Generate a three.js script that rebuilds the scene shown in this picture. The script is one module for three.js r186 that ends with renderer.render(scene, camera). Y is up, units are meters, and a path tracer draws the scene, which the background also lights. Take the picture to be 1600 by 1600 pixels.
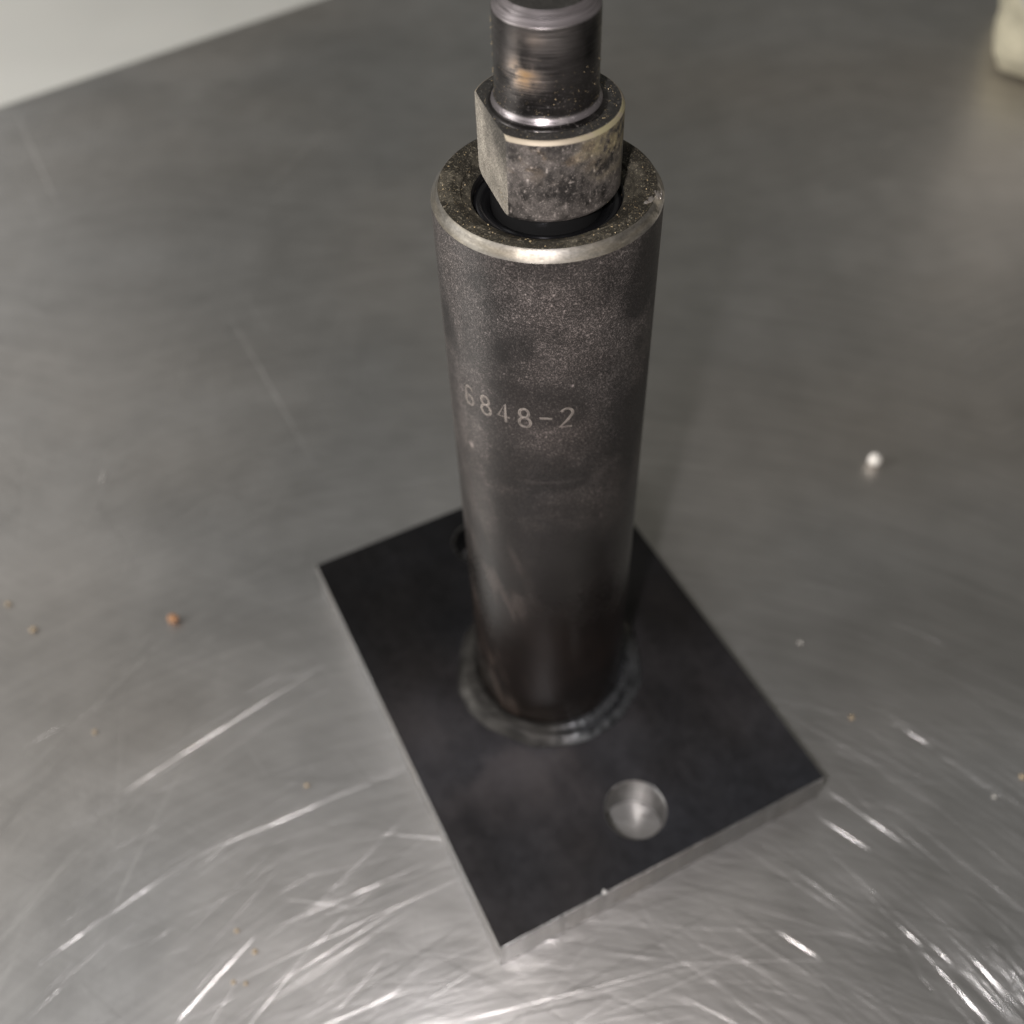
import * as THREE from 'three';
import { mergeGeometries, mergeVertices, toCreasedNormals } from 'three/addons/utils/BufferGeometryUtils.js';

// All lengths below are in millimetres; MM turns them into metres when a mesh is made.
const MM = 0.001;
const V = (x, y, z) => new THREE.Vector3(x, y, z);
const lin = (r, g, b) => new THREE.Color().setRGB(r, g, b);

// ---------------------------------------------------------------- camera
const scene = new THREE.Scene();
const camera = new THREE.PerspectiveCamera(52.26, 1, 0.01, 30);
{
  const fw = V(-0.00277, -0.76961, -0.63851).normalize();
  const rt = V(0.99904, -0.03002, 0.03184);
  rt.addScaledVector(fw, -rt.dot(fw)).normalize();
  const up = rt.clone().cross(fw);
  camera.position.set(-7.52 * MM, 254.9 * MM, 148.4 * MM);
  camera.quaternion.setFromRotationMatrix(new THREE.Matrix4().makeBasis(rt, up, fw.clone().negate()));
  camera.focus = 0.168;
  camera.userData.fStop = 13;
  camera.updateMatrixWorld(true);
}
scene.add(camera);

// ---------------------------------------------------------------- light: dim room, phone flash left of the lens, front-right lamp, unseen fill panels added
scene.background = lin(0.104, 0.101, 0.089);
const flash = new THREE.PointLight(lin(1.0, 0.95, 0.955), 0.17);
flash.position.set(-32 * MM, 258 * MM, 152 * MM);
flash.castShadow = true;
flash.shadow.radius = 0.2;
scene.add(flash);

function panel(color, intensity, w, h, at, to) {
  const l = new THREE.RectAreaLight(color, intensity, w, h);
  l.position.set(...at);
  l.lookAt(...to);
  scene.add(l);
  return l;
}
panel(lin(1, 0.955, 0.91), 0.54, 2.2, 1.4, [-2.0, 1.3, -1.7], [0, 0, -0.2]);  // unseen panel added to lift the left of the table
panel(lin(1, 0.96, 0.9), 9, 0.45, 0.45, [1.1, 1.5, 1.9], [0, 0, 0]);
panel(lin(0.97, 0.98, 1), 0.35, 1.6, 1.0, [-0.3, 1.9, 1.2], [0, 0, 0]);
panel(lin(1, 0.98, 0.95), 16.5, 1.5, 1.5, [-2.6, 1.3, 0.2], [-1.9, -0.9, -2.2]);  // unseen panel added to brighten the floor

const renderer = new THREE.WebGLRenderer({ antialias: true });
renderer.setSize(1024, 1024);
renderer.toneMapping = THREE.LinearToneMapping;
renderer.toneMappingExposure = 1;
renderer.shadowMap.enabled = true;

// ---------------------------------------------------------------- helpers
function rng(seed) {
  let a = seed >>> 0;
  return () => {
    a = (a + 0x6d2b79f5) >>> 0;
    let t = a;
    t = Math.imul(t ^ (t >>> 15), t | 1);
    t ^= t + Math.imul(t ^ (t >>> 7), t | 61);
    return ((t ^ (t >>> 14)) >>> 0) / 4294967296;
  };
}
function hash(x, y, s) {
  let h = Math.imul(x, 374761393) ^ Math.imul(y, 668265263) ^ Math.imul(s, 974634541);
  h = Math.imul(h ^ (h >>> 13), 1274126177);
  return ((h ^ (h >>> 16)) >>> 0) / 4294967296;
}
function noise(x, y, s) {
  const xi = Math.floor(x), yi = Math.floor(y), fx = x - xi, fy = y - yi;
  const u = fx * fx * (3 - 2 * fx), v = fy * fy * (3 - 2 * fy);
  const a = hash(xi, yi, s), b = hash(xi + 1, yi, s), c = hash(xi, yi + 1, s), d = hash(xi + 1, yi + 1, s);
  return a + (b - a) * u + (c - a) * v + (a - b - c + d) * u * v;
}
function fbm(x, y, s, n = 4) {
  let t = 0, a = 0.5, k = 0;
  for (let i = 0; i < n; i++) { t += a * noise(x, y, s + i * 17); k += a; a *= 0.5; x *= 2.03; y *= 2.03; }
  return t / k;
}
const clamp = (x, a = 0, b = 1) => Math.min(b, Math.max(a, x));
const sstep = (a, b, x) => { const t = clamp((x - a) / (b - a)); return t * t * (3 - 2 * t); };
const mix = (a, b, t) => a + (b - a) * t;
const toSrgb = (c) => (c <= 0.0031308 ? 12.92 * c : 1.055 * Math.pow(c, 1 / 2.4) - 0.055);

/** fn(u, v, out) fills out[0..2] with linear colour (or raw data). v runs up. */
function tex(w, h, fn, srgb, wrap = THREE.RepeatWrapping) {
  const d = new Uint8Array(w * h * 4), o = [0, 0, 0];
  for (let j = 0; j < h; j++) for (let i = 0; i < w; i++) {
    fn((i + 0.5) / w, (j + 0.5) / h, o);
    const k = 4 * (j * w + i);
    for (let c = 0; c < 3; c++) d[k + c] = Math.round(255 * clamp(srgb ? toSrgb(clamp(o[c])) : o[c]));
    d[k + 3] = 255;
  }
  const t = new THREE.DataTexture(d, w, h);
  t.wrapS = t.wrapT = wrap;
  t.magFilter = THREE.LinearFilter;
  t.minFilter = THREE.LinearMipmapLinearFilter;
  t.generateMipmaps = true;
  if (srgb) t.colorSpace = THREE.SRGBColorSpace;
  t.needsUpdate = true;
  return t;
}
function std(p) { return new THREE.MeshPhysicalMaterial({ side: THREE.DoubleSide, ...p }); }

const used = {};
function numbered(n) { const k = used[n] = (used[n] ?? -1) + 1; return k ? `${n}_${String(k).padStart(3, '0')}` : n; }
function thing(name, label, category, at = [0, 0, 0], turn = 0, group) {
  const o = new THREE.Group();
  o.name = numbered(name);
  o.position.set(at[0] * MM, at[1] * MM, at[2] * MM);
  o.rotation.y = turn;
  o.userData = { label, category };
  if (group) o.userData.group = group;
  scene.add(o);
  return o;
}
function part(name, geometry, material, parent, data) {
  geometry.scale(MM, MM, MM);
  const m = new THREE.Mesh(geometry, material);
  m.name = name;
  m.castShadow = m.receiveShadow = true;
  if (data) m.userData = data;
  parent.add(m);
  return m;
}
/** A turned body. Each run of profile points [r, y] is smooth inside and creased against the next; u goes round (0.5 = towards the camera), v is y mapped from [y0, y1]. */
function turned(runs, seg = 256, y0 = 0, y1 = 1, wob, along) {
  const geos = [];
  let walked = 0;          // with along: v is the length along the profile, in units of along mm
  for (const run of runs) {
    const g = new THREE.BufferGeometry(), p = [], uv = [], ix = [];
    for (let i = 0; i < run.length; i++) for (let k = 0; k <= seg; k++) {
      if (k === 0 && i > 0) walked += Math.hypot(run[i][0] - run[i - 1][0], run[i][1] - run[i - 1][1]);
      const a = (k / seg - 0.5) * 2 * Math.PI;
      let [r, y] = run[i];
      if (wob) [r, y] = wob(r, y, a);
      p.push(r * Math.sin(a), y, r * Math.cos(a));
      uv.push(k / seg, along ? walked / along : (y - y0) / (y1 - y0));
    }
    for (let i = 0; i + 1 < run.length; i++) for (let k = 0; k < seg; k++) {
      const a = i * (seg + 1) + k, b = a + seg + 1;
      ix.push(a, a + 1, b, b, a + 1, b + 1);
    }
    g.setAttribute('position', new THREE.Float32BufferAttribute(p, 3));
    g.setAttribute('uv', new THREE.Float32BufferAttribute(uv, 2));
    g.setIndex(ix);
    g.computeVertexNormals();
    // close the seam in the shading
    const n = g.attributes.normal;
    for (let i = 0; i < run.length; i++) {
      const a = i * (seg + 1), b = a + seg, s = V(n.getX(a) + n.getX(b), n.getY(a) + n.getY(b), n.getZ(a) + n.getZ(b)).normalize();
      n.setXYZ(a, s.x, s.y, s.z); n.setXYZ(b, s.x, s.y, s.z);
    }
    geos.push(g);
  }
  return geos.length > 1 ? mergeGeometries(geos) : geos[0];
}
/** Tiny grains of grit as one geometry: spots is a list of [x, y, z, radius]. */
function grains(spots, seed) {
  const r = rng(seed), base = new THREE.OctahedronGeometry(1, 0), list = [];
  for (const [x, y, z, s] of spots) {
    const g = base.clone();
    g.scale(s * (0.6 + r()), s * (0.4 + 0.6 * r()), s * (0.6 + r()));
    g.rotateX(r() * 6); g.rotateY(r() * 6); g.translate(x, y, z);
    list.push(g);
  }
  return mergeGeometries(list);
}

// ---------------------------------------------------------------- floor far below the table
{
  const g = new THREE.PlaneGeometry(9000, 9000);
  g.rotateX(-Math.PI / 2);
  g.scale(MM, MM, MM);
  const m = new THREE.Mesh(g, std({
    roughness: 0.55,
    map: tex(512, 512, (u, v, o) => {
      const n = 0.9 + 0.2 * fbm(u * 24, v * 24, 5);
      o[0] = 0.80 * n; o[1] = 0.79 * n; o[2] = 0.75 * n;
    }, true),
  }));
  m.name = 'floor';
  m.position.set(0, -0.9, 0);
  m.receiveShadow = true;
  m.userData = { kind: 'structure', label: 'pale floor seen past the far left edge of the steel table' };
  scene.add(m);
}

// ---------------------------------------------------------------- stainless steel table
// Wear map: a square of the table 310 mm wide, x -155..155, z -205..105, mirrored beyond.
const WN = 2048, WS = 310, WX = -155, WZ = -205;
function tableMaps() {
  const dx = new Float32Array(WN * WN), dz = new Float32Array(WN * WN), rough = new Float32Array(WN * WN);
  const r = rng(77), px = WN / WS;
  const put = (x, z, gx, gz, ro) => {       // x, z in pixels
    const i = Math.floor(x), j = Math.floor(z), fx = x - i, fz = z - j;
    for (let b = 0; b < 2; b++) for (let a = 0; a < 2; a++) {
      const ii = i + a, jj = j + b;
      if (ii < 0 || jj < 0 || ii >= WN || jj >= WN) continue;
      const w = (a ? fx : 1 - fx) * (b ? fz : 1 - fz), k = jj * WN + ii;
      dx[k] += gx * w; dz[k] += gz * w; rough[k] += ro * w;
    }
  };
  // a scratch: from (x, z), heading a, length l, bend c (radians over its length), tilt t across it, ro change of roughness
  const scratch = (x, z, a, l, c, t, ro, width = 1, fade = true) => {
    const n = Math.max(2, Math.ceil(l * px / 0.75)), st = l / n;
    const wob = (r() - 0.5) * 2;
    for (let i = 0; i < n; i++) {
      const h = a + c * (i / n - 0.5), f = fade ? Math.sin(Math.PI * Math.min(1, Math.max(0, (i + 0.5) / n))) ** 0.5 : 1;
      const nx = -Math.sin(h), nz = Math.cos(h), e = t * f * (0.8 + 0.2 * Math.sin(i * 0.03 * (1 + wob) + wob * 9));
      for (let k = 0; k < width; k++) {
        const off = (k - (width - 1) / 2) * 0.8;
        put((x - WX) * px + nx * off, (z - WZ) * px + nz * off, nx * e * 0.75, nz * e * 0.75, ro * f * 0.6);
      }
      x += Math.cos(h) * st; z += Math.sin(h) * st;
    }
  };
  // the overall fine scratching: long shallow arcs ringed about the point below the camera to shape the flash glints, with stray ones in every direction
  const gauss = () => r() + r() + r() + r() - 2;
  for (let i = 0; i < 24000; i++) {
    const stray = r() < 0.28, x = WX + r() * WS, z = WZ + r() * WS, a = stray ? r() * Math.PI * 2 : Math.atan2(z - 190, x + 15) + Math.PI / 2 + 0.42 * gauss();
    const deep = r() < 0.3;
    const t = Math.min(stray ? 0.22 : 0.42, -(deep ? (stray ? 0.05 : 0.11) : 0.02) * Math.log(1 - r() * 0.9995) + 0.006);
    scratch(x, z, a, 10 + 110 * r() * r(), (r() - 0.5) * 0.25, (r() < 0.5 ? -1 : 1) * t, -0.008 * r());
  }
  for (let b = 0; b < 130; b++) {
    const cx = WX + r() * WS, cz = WZ + r() * WS, a = Math.atan2(cz - 190, cx + 15) + Math.PI / 2 + 0.6 * gauss(), l = 30 + 80 * r(), c = (r() - 0.5) * 0.7, w = 2 + 9 * r(), n = 5 + Math.floor(r() * 14), sgn = r() < 0.5 ? -1 : 1;
    for (let k = 0; k < n; k++) {
      const o = gauss() * w * 0.5;
      scratch(cx - Math.sin(a) * o + (r() - 0.5) * 12, cz + Math.cos(a) * o + (r() - 0.5) * 12, a + (r() - 0.5) * 0.06, l * (0.4 + 0.6 * r()), c, (r() < 0.3 ? -1 : 1) * sgn * (0.005 + 0.09 * r() * r()), -0.008);
    }
  }
  // rubbed patches: [x, z, heading in degrees, length, width, count, least tilt, most tilt]
  for (const [x, z, deg, l, w, n, t0, t1] of RUBBED) for (let k = 0; k < n; k++) {
    const a = (deg + (r() - 0.5) * 3.5) * Math.PI / 180, o = (r() - 0.5 + r() - 0.5) * w, q = (r() - 0.5) * l * 0.5, len = l * (0.25 + 0.75 * r());
    scratch(x - Math.sin(a) * o + Math.cos(a) * (q - len / 2), z + Math.cos(a) * o + Math.sin(a) * (q - len / 2), a, len, 0.05 * (r() - 0.5), (r() < 0.25 ? -0.5 : 1) * (t0 + (t1 - t0) * r()), -0.02, 1);
  }
  // single deep scratches: [x0, z0, x1, z1, tilt towards the front of the table, width, bend]
  for (const [x0, z0, x1, z1, t, w, bend] of DEEP) {
    const a = Math.atan2(z1 - z0, x1 - x0), l = Math.hypot(x1 - x0, z1 - z0);
    scratch(x0, z0, a, l, bend ?? 0.03, (Math.cos(a) >= 0 ? 1 : -1) * t * 1.3, -0.02, w + 1, true);
  }
  const normal = new Uint8Array(WN * WN * 4), ro = new Uint8Array(WN * WN * 4);
  for (let j = 0; j < WN; j++) for (let i = 0; i < WN; i++) {
    const k = j * WN + i, x = WX + i / px, z = WZ + j / px;
    const gx = clamp(dx[k] + (fbm(x * 0.05, z * 0.05, 3, 3) - 0.5) * 0.006, -0.5, 0.5), gz = clamp(dz[k] + (fbm(x * 0.05, z * 0.05, 9, 3) - 0.5) * 0.006, -0.5, 0.5);
    const l = 1 / Math.sqrt(1 + gx * gx + gz * gz);
    // uv: u along x, v along -z; row 0 is v = 0 (far z at the top of the texture)
    const q = 4 * ((WN - 1 - j) * WN + i);
    normal[q] = 127.5 + 127.5 * gx * l; normal[q + 1] = 127.5 - 127.5 * gz * l; normal[q + 2] = 127.5 + 127.5 * l; normal[q + 3] = 255;
    const smear = fbm(x * 0.012 + 4, z * 0.02, 21, 4) - 0.5 + 0.6 * (fbm(x * 0.09, z * 0.09, 27, 3) - 0.5);
    const v = clamp(0.42 + 0.12 * smear + rough[k], 0.16, 0.7);
    ro[q] = ro[q + 1] = ro[q + 2] = 255 * v; ro[q + 3] = 255;
  }
  const mk = (d) => {
    const t = new THREE.DataTexture(d, WN, WN);
    t.wrapS = t.wrapT = THREE.MirroredRepeatWrapping;
    t.magFilter = THREE.LinearFilter; t.minFilter = THREE.LinearMipmapLinearFilter; t.generateMipmaps = true; t.needsUpdate = true;
    return t;
  };
  return [mk(normal), mk(ro)];
}
const RUBBED = [
  [-58, 74, -30, 44, 9, 22, 0.06, 0.27], [-52, 56, -22, 42, 5, 12, 0.08, 0.32], [-30, 84, -14, 46, 9, 14, 0.04, 0.20],
  [42, 76, 39, 50, 13, 22, 0.06, 0.30], [66, 54, 41, 50, 16, 22, 0.08, 0.40], [95, 81, 58, 24, 12, 70, 0.12, 0.46], [102, 84, 66, 22, 8, 36, 0.16, 0.48],
  [92, 22, 38, 50, 26, 20, 0.10, 0.50], [112, -4, 34, 54, 26, 18, 0.12, 0.55], [-100, 40, -36, 70, 36, 24, 0.08, 0.40], [-84, 8, -32, 70, 30, 18, 0.10, 0.50],
  [-66, -30, -22, 40, 12, 10, 0.20, 0.60], [-118, 66, -46, 60, 26, 20, 0.08, 0.40], [120, 30, 46, 60, 24, 24, 0.10, 0.50], [96, 62, 50, 50, 22, 30, 0.10, 0.45],
];
const DEEP = [
  [-118, 30, -62, -11, 0.45, 2], [-90, 84, -74, 65, 0.36, 3], [-132, 75, -92, 45, 0.26, 2], [-92, 45, -38, 23, 0.26, 2],
  [103, -128, 136, -139, 0.16, 3], [136, -139, 152, -148, 0.26, 4], [103, 1, 136, -10, -0.28, 2], [69, 34, 89, 53, 0.32, 2], [65, 41, 77, 51, 0.36, 2],
  [50, 69, 59, 76, 0.30, 2], [85, 73, 89, 79, 0.34, 2], [-149, 16, -122, -2, 0.32, 2], [99, -16, 113, -7, 0.36, 2], [91, 16, 100, 24, 0.40, 2],
  [78, 68, 83, 74, 0.32, 2], [95, 91, 105, 78, -0.3, 2], [112, -75, 132, -84, 0.22, 3], [-113, -166, -73, -86, 0.10, 6],
];
const [tableNormal, tableRough] = tableMaps();
const steel = std({
  metalness: 0.92, roughness: 1, roughnessMap: tableRough, normalMap: tableNormal, normalScale: new THREE.Vector2(1, 1),
  map: tex(2048, 2048, (u, v, o) => {
    const x = u * WS, z = v * WS, tx = x + WX + 15, tz = WS - z + WZ - 190, rad = Math.hypot(tx, tz), ang = Math.atan2(tz, tx);
    const brush = 0.08 * (noise(rad * 0.9, ang * 5, 41) - 0.5) + 0.08 * (noise(rad * 2.1 + 9, ang * 9, 43) - 0.5) + 0.06 * (noise(x * 0.5 + z * 1.3, z * 0.06 - x * 0.03, 47) - 0.5);
    const n = 1 + brush + 0.22 * (fbm(x * 0.014, z * 0.014, 31, 4) - 0.5) + 0.14 * (fbm(x * 0.11, z * 0.11, 33, 3) - 0.5);
    const h = fbm(x * 0.01, z * 0.01, 39, 3) - 0.5;
    o[0] = 0.53 * n * (1 + 0.08 * h); o[1] = 0.517 * n; o[2] = 0.505 * n * (1 - 0.08 * h);
  }, true, THREE.MirroredRepeatWrapping),
});
{
  const e1 = V(0.827, 0, -0.562).normalize(), n1 = V(0.562, 0, 0.827).normalize();   // along the far edge, and in from it
  const t = thing('steel_table', 'scratched stainless steel table top on which the black fixture stands', 'table');
  const at = (s, d, y) => V(0, y, 0).addScaledVector(e1, s).addScaledVector(n1, d - 415.5);
  const S0 = -700, S1 = 800, D1 = 900, r = 5;
  // top with a rolled edge all round: profile of inset and drop
  const prof = [];
  for (let k = 0; k <= 8; k++) { const a = k / 8 * Math.PI / 2; prof.push([r - r * Math.sin(a), -r + r * Math.cos(a)]); }
  prof.push([0, -42]);
  const p = [], uv = [], ix = [];
  const ring = (ins, y) => [at(S0 + ins, ins, y), at(S1 - ins, ins, y), at(S1 - ins, D1 - ins, y), at(S0 + ins, D1 - ins, y)];
  const rings = prof.map(([i, y]) => ring(i, y));
  const push = (v) => { p.push(v.x, v.y, v.z); uv.push((v.x - WX) / WS, 1 - (v.z - WZ) / WS); return p.length / 3 - 1; };
  const top = rings[0].map(push);
  ix.push(top[0], top[2], top[1], top[0], top[3], top[2]);
  const topGeo = new THREE.BufferGeometry();
  topGeo.setAttribute('position', new THREE.Float32BufferAttribute(p, 3));
  topGeo.setAttribute('uv', new THREE.Float32BufferAttribute(uv, 2));
  topGeo.setIndex(ix); topGeo.computeVertexNormals();
  if (topGeo.attributes.normal.getY(0) < 0) { topGeo.setIndex([top[0], top[1], top[2], top[0], top[2], top[3]]); topGeo.computeVertexNormals(); }
  part('table_top', topGeo, steel, t);
  const p2 = [], uv2 = [], ix2 = [];
  for (let s = 0; s < 4; s++) for (let i = 0; i < rings.length; i++) for (const v of [rings[i][s], rings[i][(s + 1) % 4]]) { p2.push(v.x, v.y, v.z); uv2.push((v.x + v.y) / WS, (v.z + v.y) / WS); }
  for (let s = 0; s < 4; s++) for (let i = 0; i + 1 < rings.length; i++) { const a = (s * rings.length + i) * 2; ix2.push(a, a + 2, a + 1, a + 1, a + 2, a + 3); }
  const eg = new THREE.BufferGeometry();
  eg.setAttribute('position', new THREE.Float32BufferAttribute(p2, 3)); eg.setAttribute('uv', new THREE.Float32BufferAttribute(uv2, 2));
  eg.setIndex(ix2); eg.computeVertexNormals();
  part('edge', eg, std({ color: lin(0.5, 0.49, 0.46), metalness: 1, roughness: 0.38 }), t);
  for (const [s, d] of [[-640, 60], [740, 60], [-640, 840], [740, 840]]) {
    const g = new THREE.CylinderGeometry(20, 20, 858, 24), c = at(s, d, -471);
    g.translate(c.x, c.y, c.z);
    part('leg', g, std({ color: lin(0.5, 0.49, 0.46), metalness: 1, roughness: 0.4 }), t);
  }
}

// ---------------------------------------------------------------- the black steel fixture: plate, weld, tube
const fixture = thing('post_fixture', 'black steel tube stamped 6848-2 welded upright on a rectangular plate with bolt holes', 'fixture');
const T = 11.7;               // plate thickness
const HOLES = 46.5;           // bolt holes on the long axis

{ // base plate
  const sh = new THREE.Shape(), hw = 45.05, hl = 60.95, b = 0.28;
  sh.moveTo(-hw + b, -hl + b); sh.lineTo(hw - b, -hl + b); sh.lineTo(hw - b, hl - b); sh.lineTo(-hw + b, hl - b); sh.closePath();
  for (const s of [-1, 1]) { const h = new THREE.Path(); h.absarc(s * 0.9, s * HOLES, 7.35 + b, 0, Math.PI * 2, true); sh.holes.push(h); }
  const g = new THREE.ExtrudeGeometry(sh, { depth: T - 2 * b, bevelEnabled: true, bevelSize: b, bevelThickness: b, bevelSegments: 3, curveSegments: 72 });
  g.translate(0, 0, b);
  g.rotateX(-Math.PI / 2);       // shape y -> -z, depth -> y
  g.rotateY(0.4331);
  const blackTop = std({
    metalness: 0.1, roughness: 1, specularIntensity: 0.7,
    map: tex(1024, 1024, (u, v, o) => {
      const x = u * 130, y = v * 130;
      const blot = sstep(0.42, 0.75, fbm(x * 0.035, y * 0.035, 51, 4)), fine = fbm(x * 0.5, y * 0.5, 55, 3), dust = Math.pow(noise(x * 5, y * 5, 58), 14);
      const sheenFall = mix(1.25, 0.5, sstep(50, 90, y + 0.35 * (x - 65) + 16 * (fbm(x * 0.05, y * 0.05, 57, 3) - 0.5)));      // painted sheen falloff: front lighter, back half darker
      let k = (0.014 + 0.008 * blot + 0.008 * (fine - 0.5) + 0.05 * dust * blot) * sheenFall;
      const smear = 0.020 * sstep(0.46, 0.72, fbm(x * 0.075 + 3, y * 0.075, 62, 4)) * Math.exp(-(((x - 45) / 20) ** 2) - ((y - 48) / 20) ** 2), grease = 0.006 * (fbm(x * 0.22, y * 0.06 + x * 0.1, 64, 3) - 0.45);
      const warm = fbm(x * 0.03, y * 0.03, 59, 3) - 0.45 + 12 * smear;
      k += smear + grease * sheenFall;
      o[0] = k * (1.02 + 0.25 * warm); o[1] = k * 0.98; o[2] = k * (1.08 - 0.25 * warm);
    }, true),
    roughnessMap: tex(512, 512, (u, v, o) => { o[0] = o[1] = o[2] = clamp(0.36 + 0.20 * (fbm(u * 7, v * 7, 61, 4) - 0.5) + 0.10 * (fbm(u * 60, v * 60, 66, 2) - 0.5)); }, false),
  });
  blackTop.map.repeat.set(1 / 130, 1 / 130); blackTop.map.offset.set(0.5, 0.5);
  blackTop.roughnessMap.repeat.set(1 / 130, 1 / 130); blackTop.roughnessMap.offset.set(0.5, 0.5);
  const sides = std({
    metalness: 0.9, roughness: 0.36,
    map: tex(512, 512, (u, v, o) => {
      const k = 0.29 + 0.12 * (fbm(u * 9, v * 9, 71, 4) - 0.5) + 0.08 * (noise(u * 220, v * 8, 75) - 0.5), w = fbm(u * 6, v * 3, 79, 3) - 0.4;
      o[0] = k * (1.0 + 0.1 * w); o[1] = k * 0.985; o[2] = k * (0.97 - 0.1 * w);
    }, true),
  });
  // ground edges: upright marks that fan the light out sideways
  sides.normalMap = tex(1024, 8, (u, v, o) => {
    const q = Math.floor(u * 1024), g = (hash(q, 1, 301) + hash(q, 2, 301) + hash(q, 3, 301) - 1.5) * 0.35, l = 1 / Math.sqrt(1 + g * g);
    o[0] = 0.5 + 0.5 * g * l; o[1] = 0.5; o[2] = 0.5 + 0.5 * l;
  }, false);
  sides.normalMap.repeat.set(1 / 50, 1 / 60);
  sides.map.repeat.set(1 / 60, 1 / 60);
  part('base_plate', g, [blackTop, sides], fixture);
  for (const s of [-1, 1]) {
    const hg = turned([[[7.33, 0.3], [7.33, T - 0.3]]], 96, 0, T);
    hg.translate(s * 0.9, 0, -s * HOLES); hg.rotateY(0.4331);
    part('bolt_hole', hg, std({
      metalness: 0.9, roughness: 0.38,
      map: tex(64, 256, (u, v, o) => { const k = 0.16 + 0.12 * (noise(0.5, v * 40, 83) - 0.5) + 0.1 * (noise(u * 8, v * 90, 85) - 0.5); o[0] = k; o[1] = k * 0.97; o[2] = k * 0.93; }, true),
      color: s < 0 ? lin(1, 1, 1) : lin(0.08, 0.08, 0.09),  // rear hole wall darkened to paint in its shade
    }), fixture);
  }
}

{ // weld bead round the foot of the tube
  const NS = 320, NP = 24, p = [], uv = [], ix = [];
  for (let i = 0; i <= NS; i++) {
    const a = (i / NS - 0.5) * 2 * Math.PI, c = [Math.cos(a) * 1.5, Math.sin(a) * 1.5];
    const right = sstep(-0.15, 0.45, a) * sstep(2.2, 1.5, a);
    const ripple = 0.035 * Math.sin(a * 46 + 3 * Math.sin(a * 3)) * (0.35 + 0.65 * right);
    const W = 6.4 + 1.3 * (fbm(c[0] * 1.6 + 9, c[1] * 1.6, 91, 3) - 0.5) * 2 + ripple * 0.8, H = 2.2 + 0.5 * (fbm(c[0] * 2 + 2, c[1] * 2 + 5, 93, 3) - 0.5) * 2;
    const trough = 1.35 * right * (0.8 + 0.5 * (noise(a * 4, 2, 94) - 0.5)) * sstep(1.3, 0.8, a) + 0.25;
    for (let k = 0; k <= NP; k++) {
      const s = k / NP;
      const bump = 0.85 * Math.pow(1 - s, 1.15) + 0.62 * Math.sin(Math.PI * Math.pow(s, 0.9));
      const r = 18.85 + s * W, y = T + H * bump - trough * Math.exp(-(((s - 0.40) / 0.17) ** 2)) + ripple * Math.sin(Math.PI * s) + 0.28 * (fbm(c[0] * 4, c[1] * 4 + s * 2, 96, 3) - 0.5) * Math.sin(Math.PI * s) - (k === NP ? 0.25 : 0);
      p.push(r * Math.sin(a), y, r * Math.cos(a)); uv.push(i / NS, s);
    }
  }
  for (let i = 0; i < NS; i++) for (let k = 0; k < NP; k++) { const a = i * (NP + 1) + k, b = a + NP + 1; ix.push(a, a + 1, b, b, a + 1, b + 1); }
  const g = new THREE.BufferGeometry();
  g.setAttribute('position', new THREE.Float32BufferAttribute(p, 3)); g.setAttribute('uv', new THREE.Float32BufferAttribute(uv, 2));
  g.setIndex(ix); g.computeVertexNormals();
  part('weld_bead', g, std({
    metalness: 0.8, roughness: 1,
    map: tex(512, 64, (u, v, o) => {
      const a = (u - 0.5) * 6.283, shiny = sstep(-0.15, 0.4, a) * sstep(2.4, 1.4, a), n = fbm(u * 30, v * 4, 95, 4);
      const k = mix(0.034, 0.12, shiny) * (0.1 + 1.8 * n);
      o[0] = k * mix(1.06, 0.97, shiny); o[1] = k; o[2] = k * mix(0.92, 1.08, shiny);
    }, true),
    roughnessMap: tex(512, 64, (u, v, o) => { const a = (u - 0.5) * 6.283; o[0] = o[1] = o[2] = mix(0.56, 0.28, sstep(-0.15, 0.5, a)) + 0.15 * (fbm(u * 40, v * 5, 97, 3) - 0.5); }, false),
  }), fixture);
}

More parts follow.
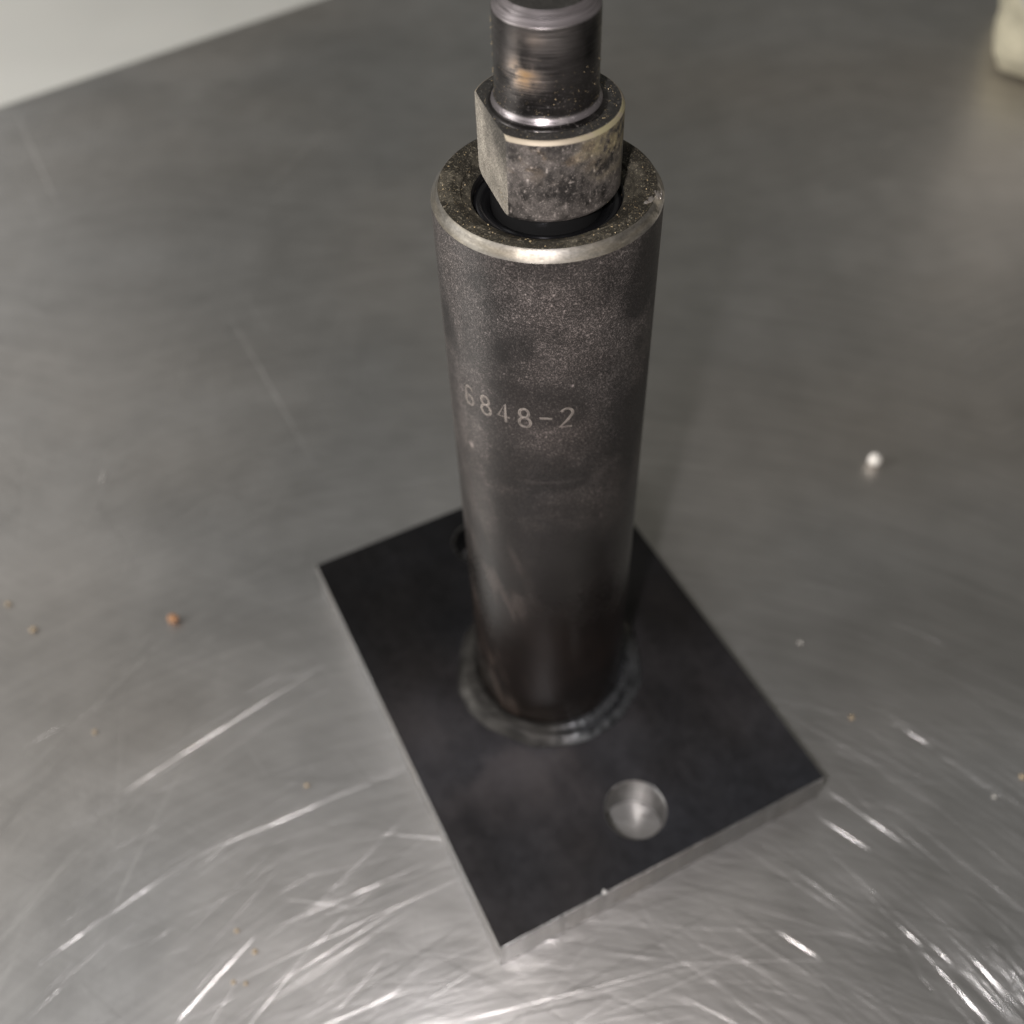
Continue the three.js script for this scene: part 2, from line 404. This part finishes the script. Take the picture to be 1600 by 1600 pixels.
// the tube: outside, rim chamfer, rim face with its inner step, bore
const YT0 = T, YT1 = 157.2;
const tubeSkin = std({
  ior: 1.5, metalness: 0.25, roughness: 1,
  map: tex(2048, 2048, (u, v, o) => {
    const a = (u - 0.5) * 360, h = YT0 + v * (YT1 - YT0), x = (u - 0.5) * 119.4;      // degrees from the front, height, mm round
    // grey bloom of dust: strong under the rim, a band round the number, smears on the left
    const cloud = fbm(x * 0.11, h * 0.11, 101, 5);
    let bloom = sstep(0.38, 0.72, cloud) * 0.55;
    bloom += 0.6 * Math.exp(-(((a - 2) / 26) ** 2) - ((h - 150) / 9) ** 2) * (0.5 + cloud);
    bloom += 0.30 * Math.exp(-(((a + 15) / 45) ** 2) - ((h - 121) / 9) ** 2);
    bloom += 0.55 * Math.exp(-(((a + 55) / 4) ** 2) - ((h - 139) / 4.5) ** 2);
    bloom += 0.35 * sstep(-48, -62, a) * sstep(0.4, 0.6, fbm(x * 0.3, h * 0.06, 107, 4));
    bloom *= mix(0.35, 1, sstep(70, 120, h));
    const g1 = noise(x * 6.2, h * 6.2, 111), g2 = noise(x * 11, h * 11, 113), g3 = noise(x * 3.1 + 40, h * 3.1, 117);
    const speck = Math.pow(g1, 5) * 1.2 + Math.pow(g2, 7) * 1.6 + Math.pow(g3, 16) * 1.6;
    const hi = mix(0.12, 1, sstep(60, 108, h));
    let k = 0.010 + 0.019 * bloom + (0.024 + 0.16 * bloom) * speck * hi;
    k += 0.014 * Math.exp(-(((h - 107) / 0.35) ** 2)) * sstep(26, 10, Math.abs(a));
    // long rubbed marks lower down on the left, a brown run in the middle
    k += 0.030 * sstep(0.52, 0.75, fbm(x * 0.35 + h * 0.12, h * 0.05 - x * 0.1, 121, 4)) * sstep(120, 60, h) * sstep(-5, -35, a);
    const nick = Math.exp(-(((a + 53) / 1.6) ** 2) - ((h - 110.4) / 0.7) ** 2);
    k += 0.22 * nick + 0.25 * Math.exp(-(((a - 10) / 0.5) ** 2) - ((h - 131.5) / 0.25) ** 2);
    const warm = mix(0.27, 0.12, sstep(40, 100, h)) + 0.10 * (fbm(x * 0.08, h * 0.05, 127, 3) - 0.5);
    o[0] = k * (1.03 + warm); o[1] = k * (0.99 - 0.1 * warm); o[2] = k * (0.97 - 0.6 * warm);
  }, true),
  roughnessMap: tex(1024, 1024, (u, v, o) => {
    const x = (u - 0.5) * 119.4, h = YT0 + v * (YT1 - YT0);
    o[0] = o[1] = o[2] = clamp(mix(0.18, 0.46, sstep(35, 115, h)) + 0.16 * (fbm(x * 0.12, h * 0.12, 131, 4) - 0.5) + 0.10 * (noise(x * 4, h * 4, 137) - 0.5));
  }, false),
  bumpMap: tex(2048, 2048, (u, v, o) => { const x = (u - 0.5) * 119.4, h = YT0 + v * (YT1 - YT0); o[0] = o[1] = o[2] = 0.55 * noise(x * 4.5, h * 4.5, 141) + 0.45 * noise(x * 8.5, h * 8.5, 143); }, false),
  bumpScale: 0.000035,
});
part('tube', turned([[[19, T - 0.2], [19, YT1]]], 360, YT0, YT1), tubeSkin, fixture);

const bareSteel = (k, seed, rough = 0.42, warm = 0.06) => std({
  metalness: 0.85, roughness: 1,
  map: tex(1024, 128, (u, v, o) => {
    const chip = seed === 153 ? sstep(0.055, 0.02, Math.abs(u - 0.5 - 0.205 + 0.012 * (fbm(u * 90, v * 6, 157, 3) - 0.5))) * sstep(0.35, 0.55, fbm(u * 120, v * 2, 159, 3)) : 0;
    const n = (k + 0.30 * chip) * (0.72 + 0.56 * fbm(u * 60, v * 5, seed, 4)) * (0.85 + 0.3 * noise(u * 400, v * 14, seed + 7)), w = warm + 0.12 * (fbm(u * 14, v * 2, seed + 3, 3) - 0.5);
    o[0] = n * (1 + w); o[1] = n; o[2] = n * (1 - 1.6 * w);
  }, true),
  roughnessMap: tex(512, 64, (u, v, o) => { o[0] = o[1] = o[2] = clamp(rough + 0.25 * (fbm(u * 50, v * 5, seed + 11, 3) - 0.5)); }, false),
});
// worn bright outer chamfer
part('rim_chamfer', turned([[[19, 157.2], [18.72, 157.75], [18.1, 158.7], [17.75, 159.0]]], 360, 157, 159.2, (r, y, a) => {
  const w = 0.10 * (fbm(a * 9, 3, 151, 3) - 0.5);
  const ding = 0.55 * Math.exp(-(((a - 1.24) / 0.05) ** 2)) + 0.35 * Math.exp(-(((a - 1.36) / 0.04) ** 2));
  return y > 157.3 ? [r - w - ding * 0.7, y - w * 0.4 - ding * 0.5] : [r, y];
}), bareSteel(0.17, 153, 0.48, 0.09), fixture);
// grimy face of the rim, sloping in to the bore in two steps
part('rim_face', turned([[[17.75, 159.0], [15.6, 158.85]], [[15.6, 158.85], [14.1, 158.1]], [[14.1, 158.1], [13.95, 157.7]], [[13.95, 157.7], [12.5, 157.0]]], 300, 156.5, 159.2, (r, y, a) => {
  const ding = 0.5 * Math.exp(-(((a - 1.24) / 0.06) ** 2)) * sstep(16.5, 17.75, r);
  return [r - ding, y - ding * 0.5];
}, 6), std({
  metalness: 0, roughness: 0.6, specularIntensity: 0.35,
  map: tex(2048, 128, (u, v, o) => {
    const a = u * 6.2832, cx = Math.cos(a), cz = Math.sin(a), q = 17.75 - v * 6;      // radius in mm
    const x = cx * q, z = cz * q;
    const g = Math.pow(noise(x * 6.5, z * 6.5, 161), 7) + Math.pow(noise(x * 3.6, z * 3.6, 163), 11) * 1.6, n = fbm(x * 0.35, z * 0.35, 165, 4), t = fbm(x * 1.4, z * 1.4, 169, 3);
    const k = 0.010 + 0.05 * sstep(0.42, 0.75, n) * t + 0.010 * t + 0.11 * g;
    o[0] = k * 1.12; o[1] = k; o[2] = k * 0.76;
  }, true),
}), fixture);
part('bore', turned([[[12.5, 157.0], [12.3, 156.6]], [[12.3, 156.6], [12.3, 120]]], 200, 120, 157), std({ color: lin(0.018, 0.017, 0.017), metalness: 0.4, roughness: 0.35 }), fixture);
{ // chipped bright burr on the right of the rim
  // torn flakes: thin jagged plates folded over the edge
  const r = rng(8), list = [];
  const flakes = [[70, 17.2, 158.9, 1.1, -0.12], [76, 17.9, 158.62, 1.25, -0.6], [82, 18.35, 158.05, 1.1, -0.95], [66, 16.8, 158.92, 0.7, -0.1], [78, 18.45, 157.95, 0.9, -0.95]];
  for (const [deg, rad, y, s, lean] of flakes) {
    const n = 11, p = [], ix = [];
    for (let k = 0; k < n; k++) { const a = k / n * 6.283, q = s * (0.45 + 0.65 * r()); p.push(q * Math.cos(a) * 0.6, 0.02 + 0.10 * r(), q * Math.sin(a)); }
    for (let k = 0; k < n; k++) p.push(p[3 * k] * 1.05, -0.25, p[3 * k + 2] * 1.05);
    p.push(0, 0.22, 0);
    for (let k = 0; k < n; k++) { const m = (k + 1) % n; ix.push(k, 2 * n, m, k, m, n + k, m, n + m, n + k); }
    const g = new THREE.BufferGeometry();
    g.setAttribute('position', new THREE.Float32BufferAttribute(p, 3)); g.setIndex(ix);
    const f = g.toNonIndexed(), a = deg * Math.PI / 180;
    f.computeVertexNormals();
    f.rotateZ(lean); f.rotateY(a - Math.PI / 2); f.translate(rad * Math.sin(a), y, rad * Math.cos(a));
    list.push(f);
  }
  part('burr', mergeGeometries(list), std({ color: lin(0.36, 0.33, 0.30), metalness: 0.75, roughness: 0.48 }), fixture, { label: 'bright chipped burr on the right of the tube rim' });
}

{ // stamped number 6848-2: each stroke a groove with raised lips
  const arc = (cx, cy, rx, ry, a0, a1, n = 18) => Array.from({ length: n + 1 }, (_, i) => { const a = (a0 + (a1 - a0) * i / n) * Math.PI / 180; return [cx + rx * Math.cos(a), cy + ry * Math.sin(a)]; });
  const G = {
    6: [[...arc(0.05, 1.15, 1.0, 1.15, 25, 180, 14), [-0.98, 0], ...arc(0, -1.05, 1.0, 1.2, 180, 470, 26)]],
    8: [arc(0, 1.2, 0.86, 1.08, 0, 360, 26), arc(0, -1.1, 1.06, 1.2, 0, 360, 28)],
    4: [[[0.35, -2.3], [0.35, 2.3], [-1.2, -0.95], [1.15, -0.95]]],
    '-': [[[-1.15, 0], [-0.9, 0.02], [0, 0.03], [0.9, 0.0], [1.15, 0]]],
    2: [[...arc(0, 1.25, 1.05, 1.05, 165, -25, 16), [0.35, -0.35], [-1.1, -2.25], [1.15, -2.25]]],
  };
  const lips = [[-0.29, -0.03], [-0.15, 0.08], [0, 0.012], [0.15, 0.08], [0.29, -0.03]];
  const worn = std({ vertexColors: true, color: lin(0.45, 0.395, 0.35), metalness: 0.5, roughness: 0.5 });
  const jit = rng(12);
  [['6', -51], ['8', -38.8], ['4', -27.3], ['8', -15.6], ['-', -4.1], ['2', 6.9]].forEach(([ch, deg], n) => {
    const list = [], tilt = (jit() - 0.5) * 0.14, dy = (jit() - 0.5) * 0.25, sc = 0.97;
    for (const line of G[ch]) {
      const p = [], col = [], ix = [], L = line.length;
      for (let i = 0; i < L; i++) {
        const a = line[Math.max(0, i - 1)], b = line[Math.min(L - 1, i + 1)];
        let tx = b[0] - a[0], ty = b[1] - a[1]; const l = Math.hypot(tx, ty) || 1; tx /= l; ty /= l;
        const end = i === 0 || i === L - 1;
        for (const [off, up] of lips) {
          let x = line[i][0] * sc - ty * off, y = line[i][1] * sc + tx * off;
          [x, y] = [x * Math.cos(tilt) - y * Math.sin(tilt), x * Math.sin(tilt) + y * Math.cos(tilt)];
          const r = 19 + (end ? Math.min(up, 0.02) : up) * (0.75 + 0.5 * jit()), th = deg * Math.PI / 180 + x / 19;
          p.push(r * Math.sin(th), 123.95 + dy + y, r * Math.cos(th));
          const c = (off === 0 ? 0.22 : up < 0 ? 0.12 : 1) * (0.5 + 0.7 * noise(x * 2.6 + n * 9, y * 2.6, 71)) * (n === 0 ? 0.8 : 1) ;
          col.push(c, c, c);
        }
      }
      const W = lips.length;
      for (let i = 0; i + 1 < L; i++) for (let k = 0; k + 1 < W; k++) { const a = i * W + k, b = a + W; ix.push(a, b, a + 1, a + 1, b, b + 1); }
      const g = new THREE.BufferGeometry();
      g.setAttribute('position', new THREE.Float32BufferAttribute(p, 3)); g.setAttribute('color', new THREE.Float32BufferAttribute(col, 3)); g.setIndex(ix); g.computeVertexNormals();
      list.push(g);
    }
    part('stamped_character', mergeGeometries(list), worn, fixture);
  });
}

// ---------------------------------------------------------------- the spindle standing in the tube
const spindle = thing('spindle', 'worn dark spindle with two wrench flats and turned shaft, standing in the tube mouth', 'spindle', [0, 148, 0]);
const Y = 148;   // base of the spindle group
{
  const FD = 9.25, FN = 107.6 * Math.PI / 180, FL = FN + Math.PI;    // the flat: its distance and direction (left)
  const cut = (R, a) => { const c = Math.cos(a - FL), d = c > 1e-6 ? Math.min(40, FD / c) : 40; return -Math.log(Math.exp(-5 * (R - 10)) + Math.exp(-5 * (d - 10))) / 5 + 10; };
  const half = (R) => Math.acos(Math.min(1, FD / R));
  // walls by angle: one long arc and the flat; rows [R, y]
  const rows = [[11.2, 159.25], [11.6, 159.5], [11.85, 160.0], [11.85, 166], [11.85, 172.5], [11.77, 172.68], [11.5, 173.0], [11.32, 173.1]];
  const strip = (a0f, a1f, n, close) => {
    const p = [], uv = [], ix = [];
    rows.forEach(([R, y], i) => {
      const a0 = a0f(R), a1 = a1f(R);
      for (let k = 0; k <= n; k++) { const a = a0 + (a1 - a0) * k / n, r = cut(R, a); p.push(r * Math.sin(a), y - Y, r * Math.cos(a)); uv.push(close ? (a - a0) / close : k / n, (y - 159.25) / (173.1 - 159.25)); }
    });
    for (let i = 0; i + 1 < rows.length; i++) for (let k = 0; k < n; k++) { const a = i * (n + 1) + k, b = a + n + 1; ix.push(a, a + 1, b, b, a + 1, b + 1); }
    const g = new THREE.BufferGeometry();
    g.setAttribute('position', new THREE.Float32BufferAttribute(p, 3)); g.setAttribute('uv', new THREE.Float32BufferAttribute(uv, 2)); g.setIndex(ix);
    return g;
  };
  // dusty flats
  const flatMat = std({
    metalness: 0.35, roughness: 0.55,
    map: tex(512, 512, (u, v, o) => {
      const sp = noise(u * 120, v * 120, 201), s2 = Math.pow(noise(u * 70, v * 70, 203), 6), n = fbm(u * 5, v * 5, 205, 4);
      const k = (0.26 + 0.3 * (n - 0.4)) * mix(0.35, 1.5, sp) * mix(1, 0.25, sstep(0.5, 1.0, v * 0.75 + u * 0.4)) + 0.25 * s2;
      o[0] = k * 1.08; o[1] = k * 0.98; o[2] = k * 0.82;
    }, true),
    bumpMap: tex(512, 512, (u, v, o) => { o[0] = o[1] = o[2] = noise(u * 110, v * 110, 207); }, false), bumpScale: 0.00004,
  });
  const fg = strip((R) => FL - half(R), (R) => FL + half(R), 24);
  fg.computeVertexNormals();
  part('wrench_flat', fg, flatMat, spindle, { label: 'dusty pale flat on the left of the spindle' });
  const arcMat = std({
    metalness: 0.3, roughness: 1,
    map: tex(1024, 512, (u, v, o) => {
      // u over the front arc, left to right
      const n = fbm(u * 8, v * 5, 211, 5), m = fbm(u * 30, v * 16, 212, 4), sp = noise(u * 230, v * 105, 213), s2 = Math.pow(noise(u * 150, v * 75, 217), 9), s3 = Math.pow(noise(u * 44, v * 20, 218), 14);
      const gold = sstep(0.36, 0.72, u + 0.4 * (n - 0.5)) * sstep(0.25, 0.75, v + 0.5 * (n - 0.5)) * sstep(0.2, 0.5, m);
      const rust = sstep(0.55, 0.75, fbm(u * 10 + 3, v * 8, 219, 4)) * sstep(0.4, 0.8, v) * (1 - gold);
      const edge = sstep(0.948, 0.962, v);
      let k = Math.max(0.016, 0.050 + 0.18 * (n - 0.47) + 0.10 * (m - 0.47)) * mix(0.6, 1.35, sp);
      k = mix(k, 0.135 * (0.35 + 1.25 * m), gold); k = mix(k, 0.22, edge); k += (0.20 * s2 + 0.28 * s3) * (1 - edge);
      const w = mix(0.06 + 0.12 * gold + 0.12 * rust, 0.16, edge);
      o[0] = k * (1 + w); o[1] = k * (0.93 + 0.05 * gold + 0.05 * edge); o[2] = k * (0.90 - 1.1 * w - 0.12 * gold);
    }, true),
    roughnessMap: tex(256, 256, (u, v, o) => { o[0] = o[1] = o[2] = clamp(0.52 + 0.2 * (fbm(u * 9, v * 9, 221, 3) - 0.5)); }, false),
  });
  const round = strip((R) => FL - 2 * Math.PI + half(R), (R) => FL - half(R), 260, 2.15);
  round.computeVertexNormals();
  part('head', toCreasedNormals(round, 0.35), arcMat, spindle);
  // top face of the head and its underside
  const cap = (R, y, inner) => {
    const n = 240, p = [], uv = [], ix = [];
    for (let k = 0; k <= n; k++) { const a = k / n * 2 * Math.PI, r = cut(R, a); p.push(r * Math.sin(a), y - Y, r * Math.cos(a), inner * Math.sin(a), y - Y, inner * Math.cos(a)); uv.push(0.5 + r * Math.sin(a) / 25, 0.5 + r * Math.cos(a) / 25, 0.5 + inner * Math.sin(a) / 25, 0.5 + inner * Math.cos(a) / 25); }
    for (let k = 0; k < n; k++) { const a = 2 * k; ix.push(a, a + 2, a + 1, a + 1, a + 2, a + 3); }
    const g = new THREE.BufferGeometry();
    g.setAttribute('position', new THREE.Float32BufferAttribute(p, 3)); g.setAttribute('uv', new THREE.Float32BufferAttribute(uv, 2)); g.setIndex(ix); g.computeVertexNormals();
    return g;
  };
  const dark = std({
    metalness: 0.4, roughness: 0.42,
    map: tex(512, 512, (u, v, o) => { const n = fbm(u * 12, v * 12, 231, 4), s = Math.pow(noise(u * 130, v * 130, 233), 8); const k = 0.022 + 0.02 * n + 0.16 * s; o[0] = k * 1.05; o[1] = k; o[2] = k * 0.92; }, true),
  });
  part('head_top', cap(11.32, 173.1, 7.0), dark, spindle);
  part('neck', mergeGeometries([cap(11.2, 159.25, 9), turned([[[9.3, 159.25 - Y], [9.3, 0.2]]], 120, 0, 12)]), std({ color: lin(0.02, 0.02, 0.02), metalness: 0.6, roughness: 0.25 }), spindle);
  // shaft: groove and lip at the foot, bevelled end
  const sy0 = 173.0, sy1 = 189.3;
  const yy = (y) => y - Y;
  const shaftMat = std({
    metalness: 0.75, roughness: 1,
    map: tex(1024, 1024, (u, v, o) => {
      const a = (u - 0.5) * 360, h = sy0 + v * (sy1 - sy0);
      const lines = noise(u * 12, v * 230, 241) * 0.6 + noise(u * 26, v * 420, 243) * 0.4, n = fbm(u * 14, v * 5, 245, 5);
      const gold = Math.exp(-(((a + 27) / 17) ** 2) - ((h - 180.6) / 2.3) ** 2) * sstep(0.3, 0.62, n + 0.25 * (lines - 0.5)) + 0.45 * Math.exp(-(((a + 22) / 16) ** 2) - ((h - 186) / 1.2) ** 2) * n;
      const shineStreak = sstep(178, 187, h) * Math.exp(-(((a + 2) / 26) ** 2));  // painted highlight streak up the front of the shaft
      let k = (0.021 + 0.06 * (n - 0.40) + 0.12 * shineStreak * lines) * mix(0.75, 1.15, lines);
      k = mix(k, 0.36 * (0.7 + 0.5 * lines), clamp(gold * 1.3));
      const bevel = sstep(187.5, 187.75, h); k = mix(k, 0.19 * (0.45 + 0.9 * lines), bevel);
      const lip = sstep(173.65, 173.75, h) * sstep(174.75, 174.3, h); k = mix(k, 0.17, lip);
      k += 0.2 * Math.pow(noise(u * 240, v * 90, 247), 14) * sstep(181, 174, h) * 1.5;
      const w = 0.05 + 0.30 * clamp(gold);
      o[0] = k * (1.02 + w); o[1] = k * (0.97 - 0.08 * clamp(gold)); o[2] = k * (1.0 - 1.5 * w + 0.06 * (bevel + lip));
    }, true),
    roughnessMap: tex(256, 512, (u, v, o) => { o[0] = o[1] = o[2] = clamp(0.36 + 0.16 * (noise(u * 6, v * 120, 251) - 0.5) + 0.16 * (fbm(u * 10, v * 6, 253, 3) - 0.5)); }, false),
    bumpMap: tex(64, 1024, (u, v, o) => { o[0] = o[1] = o[2] = noise(u * 3, v * 210, 257); }, false), bumpScale: 0.00003,
  });
  part('shaft', turned([
    [[9.25, yy(173.12)], [9.15, yy(173.4)], [8.75, yy(173.5)]], [[8.75, yy(173.5)], [8.5, yy(173.42)], [8.48, yy(173.7)]],
    [[8.48, yy(173.7)], [8.42, yy(173.95)], [8.1, yy(174.4)], [7.93, yy(174.75)], [7.9, yy(175.0)]],
    [[7.9, yy(175.0)], [7.9, yy(187.55)]], [[7.9, yy(187.55)], [7.7, yy(187.85)], [6.2, yy(189.1)], [5.95, yy(189.3)]],
  ], 240, yy(sy0), yy(sy1)), shaftMat, spindle);
  const end = new THREE.CircleGeometry(5.96, 96); end.rotateX(-Math.PI / 2); end.translate(0, yy(189.3), 0);
  part('shaft_end', end, dark, spindle);
  // seat ring deep in the mouth of the tube, under the head
  part('seat_ring', turned([[[12.25, yy(155.6)], [11.9, yy(156.1)], [11.1, yy(156.25)], [10.2, yy(156.0)], [9.35, yy(155.2)]]], 160, 0, 12), std({ color: lin(0.05, 0.05, 0.055), metalness: 0.9, roughness: 0.22 }), spindle);
  // golden grit lying on the head and clinging to the shaft
  const r = rng(301), sp = [];
  for (let i = 0; i < 260; i++) { const a = r() * 6.283, q = 8.3 + r() * 2.5; if (q < cut(10.8, a)) sp.push([q * Math.sin(a), yy(173.12), q * Math.cos(a), 0.035 + 0.07 * r() * r()]); }
  for (let i = 0; i < 130; i++) { const a = (r() - 0.5) * 3.4, h = 174.6 + 9 * r() * r(); sp.push([7.92 * Math.sin(a), yy(h), 7.92 * Math.cos(a), 0.03 + 0.07 * r() * r()]); }
  for (let i = 0; i < 10; i++) { const h = 176 + 11 * r(); sp.push([-7.98 * Math.cos(0.1), yy(h), 0.8, 0.05 + 0.05 * r()]); sp.push([7.98, yy(h - 1.7), 0.3, 0.05 + 0.05 * r()]); }
  for (let i = 0; i < 150; i++) { const a = (r() - 0.5) * 2.2 + 0.2, h = 159.8 + 5 * r() * r(); const q = cut(11.72, a); sp.push([q * Math.sin(a), yy(h), q * Math.cos(a), 0.03 + 0.06 * r() * r()]); }
  part('grit', grains(sp, 5), std({ color: lin(0.42, 0.33, 0.19), metalness: 0.3, roughness: 0.5 }), spindle, { kind: 'stuff' });
}
{ // golden grit on the rim of the tube
  const r = rng(401), sp = [];
  const yr = (q) => (q > 15.6 ? mix(158.85, 159, (q - 15.6) / 2.15) : q > 14.1 ? mix(158.1, 158.85, (q - 14.1) / 1.5) : mix(157.0, 157.7, (q - 12.5) / 1.45));
  for (let i = 0; i < 800; i++) { const a = r() * 6.283, q = 12.6 + 5.0 * Math.sqrt(r()); sp.push([q * Math.sin(a), yr(q) + 0.02, q * Math.cos(a), 0.03 + 0.07 * r() * r() * r()]); }
  for (let i = 0; i < 160; i++) { const a = (r() - 0.5) * 4, h = 156 - 3 * r(); sp.push([12.26 * Math.sin(a), h, 12.26 * Math.cos(a), 0.03 + 0.05 * r()]); }
  for (let i = 0; i < 45; i++) { const a = r() * 6.283, q = 12.7 + 4.8 * r(); sp.push([q * Math.sin(a), yr(q) + 0.05, q * Math.cos(a), 0.10 + 0.09 * r()]); }
  part('grit', grains(sp, 6), std({ color: lin(0.30, 0.23, 0.13), metalness: 0.3, roughness: 0.5 }), fixture, { kind: 'stuff' });
}

// ---------------------------------------------------------------- pale tub at the far right
{
  const t = thing('container', 'pale rough container with a bulging cream base at the far right corner of the picture', 'container', [275, 0, -336]);
  const lump = (r, y, a) => { const c = Math.cos(a + 0.35), n = Math.sin(a + 0.35), f = fbm(c * 2.2 + y * 0.03 + 5, n * 2.2 + y * 0.02, 501, 3) - 0.5, k = 1 / Math.pow(Math.abs(c) ** 6 + Math.abs(n) ** 6, 1 / 6); return [r * (0.06 + 0.92 * k) * (1 + 0.30 * f * Math.min(1, r / 20)), y]; };
  const paper = (r0, g0, b0, seed) => std({ roughness: 0.85, map: tex(256, 256, (u, v, o) => { const n = 0.65 + 0.7 * fbm(u * 16, v * 8, seed, 4); o[0] = r0 * n; o[1] = g0 * n; o[2] = b0 * n; }, true) });
  part('base', turned([[[0.5, 0.3], [36, 0.3], [41.5, 3], [44.5, 9], [45, 15], [43.5, 22], [41.5, 27], [39.5, 30]]], 96, 0, 30, lump), paper(0.44, 0.405, 0.30, 511), t);
  part('wall', turned([[[39.5, 30], [39, 45], [39.6, 70], [39, 118]], [[39, 118], [40.5, 119], [40.5, 122], [38.5, 122.5]], [[38.5, 122.5], [37.5, 118], [37, 32], [0.5, 31]]], 96, 30, 125, lump), paper(0.42, 0.395, 0.36, 513), t);
}

// ---------------------------------------------------------------- crumbs on the table
function crumb(name, label, category, x, y, z, rad, color, seed, group, flat = 0.75, rough = 0.9) {
  const g = mergeVertices(new THREE.IcosahedronGeometry(1, 3).deleteAttribute('uv').deleteAttribute('normal')), q = g.attributes.position;
  for (let i = 0; i < q.count; i++) {
    const v = V(q.getX(i), q.getY(i), q.getZ(i)), f = 1 - rough / 2 + rough * fbm(v.x * 1.6 + v.z * 0.8 + seed, v.y * 1.6 - v.z * 1.1 + seed * 3, seed, 3);
    q.setXYZ(i, v.x * f * rad, v.y * f * rad * flat, v.z * f * rad);
  }
  g.computeVertexNormals(); g.computeBoundingBox(); g.translate(0, -g.boundingBox.min.y - 0.03, 0); g.scale(MM, MM, MM);
  const m = new THREE.Mesh(g, std({ color, roughness: 0.6 }));
  m.name = numbered(name); m.position.set(x * MM, y * MM, z * MM); m.castShadow = m.receiveShadow = true;
  m.userData = { label, category }; if (group) m.userData.group = group;
  scene.add(m);
}
crumb('white_bead', 'small round white bead lying alone on the table right of the tube', 'bead', 109.7, 0, -76.7, 2.15, lin(0.82, 0.78, 0.72), 1, null, 1, 0.2);
crumb('rust_crumb', 'small orange brown crumb on the table left of the plate', 'crumb', -109.5, 0, -27, 1.5, lin(0.42, 0.22, 0.11), 2);
const TAN = lin(0.40, 0.31, 0.20), PALE = lin(0.5, 0.48, 0.44), GRITS = 'tiny crumbs scattered on the steel table';
[
  [-150.9, -25.8, 1.1, TAN, 'tan crumb near the left edge of the photo, lower of the two there'],
  [-161.0, -35.5, 0.9, TAN, 'tan crumb cut close by the left edge of the photo'],
  [-125.0, 8.8, 0.7, TAN, 'lone tan crumb on the left of the table above a long pale scratch'],
  [-65.1, 27.1, 0.7, TAN, 'tan crumb on the table nearest the left long side of the plate'],
  [-78.6, 63.7, 0.65, TAN, 'tan crumb lower left, beside the end of the bright straight scratch'],
  [-73.6, 68.8, 0.8, TAN, 'largest tan crumb lower left, just right of the bright straight scratch'],
  [-77.7, 75.4, 0.6, TAN, 'left one of two tan crumbs side by side at lower left'],
  [-74.8, 75.8, 0.6, TAN, 'right one of two tan crumbs side by side at lower left'],
  [71.9, -10.0, 0.9, PALE, 'pale crumb on the table right of the long right side of the plate'],
  [80.7, 14.2, 0.8, TAN, 'tan crumb on the table beyond the right corner of the plate'],
  [120.2, 33.3, 0.8, TAN, 'tan crumb at the right edge of the photo'],
  [111.4, 38.2, 0.6, PALE, 'small pale crumb near the right edge below the tan one'],
].forEach(([x, z, rad, c, label], i) => crumb('crumb', label, 'crumb', x, 0, z, rad * 0.8, c, 20 + i, GRITS, 0.55));
crumb('metal_chip', 'small bright metal chip on the front edge of the black plate', 'chip', 9.4, 11.7, 62.4, 0.55, lin(0.55, 0.54, 0.52), 50, null, 0.5);
{ // a hair-fine fibre standing out on the table at the left
  const g = new THREE.TubeGeometry(new THREE.CatmullRomCurve3([V(-143.5, 0.25, -88), V(-143.3, 0.4, -85.5), V(-143.6, 0.25, -83)]), 20, 0.16, 6);
  g.scale(MM, MM, MM);
  const m = new THREE.Mesh(g, std({ color: lin(0.75, 0.73, 0.7), roughness: 0.7 }));
  m.name = 'lint_fibre'; m.castShadow = m.receiveShadow = true;
  m.userData = { label: 'short white lint fibre lying on the left of the table', category: 'lint' };
  scene.add(m);
}
renderer.render(scene, camera);
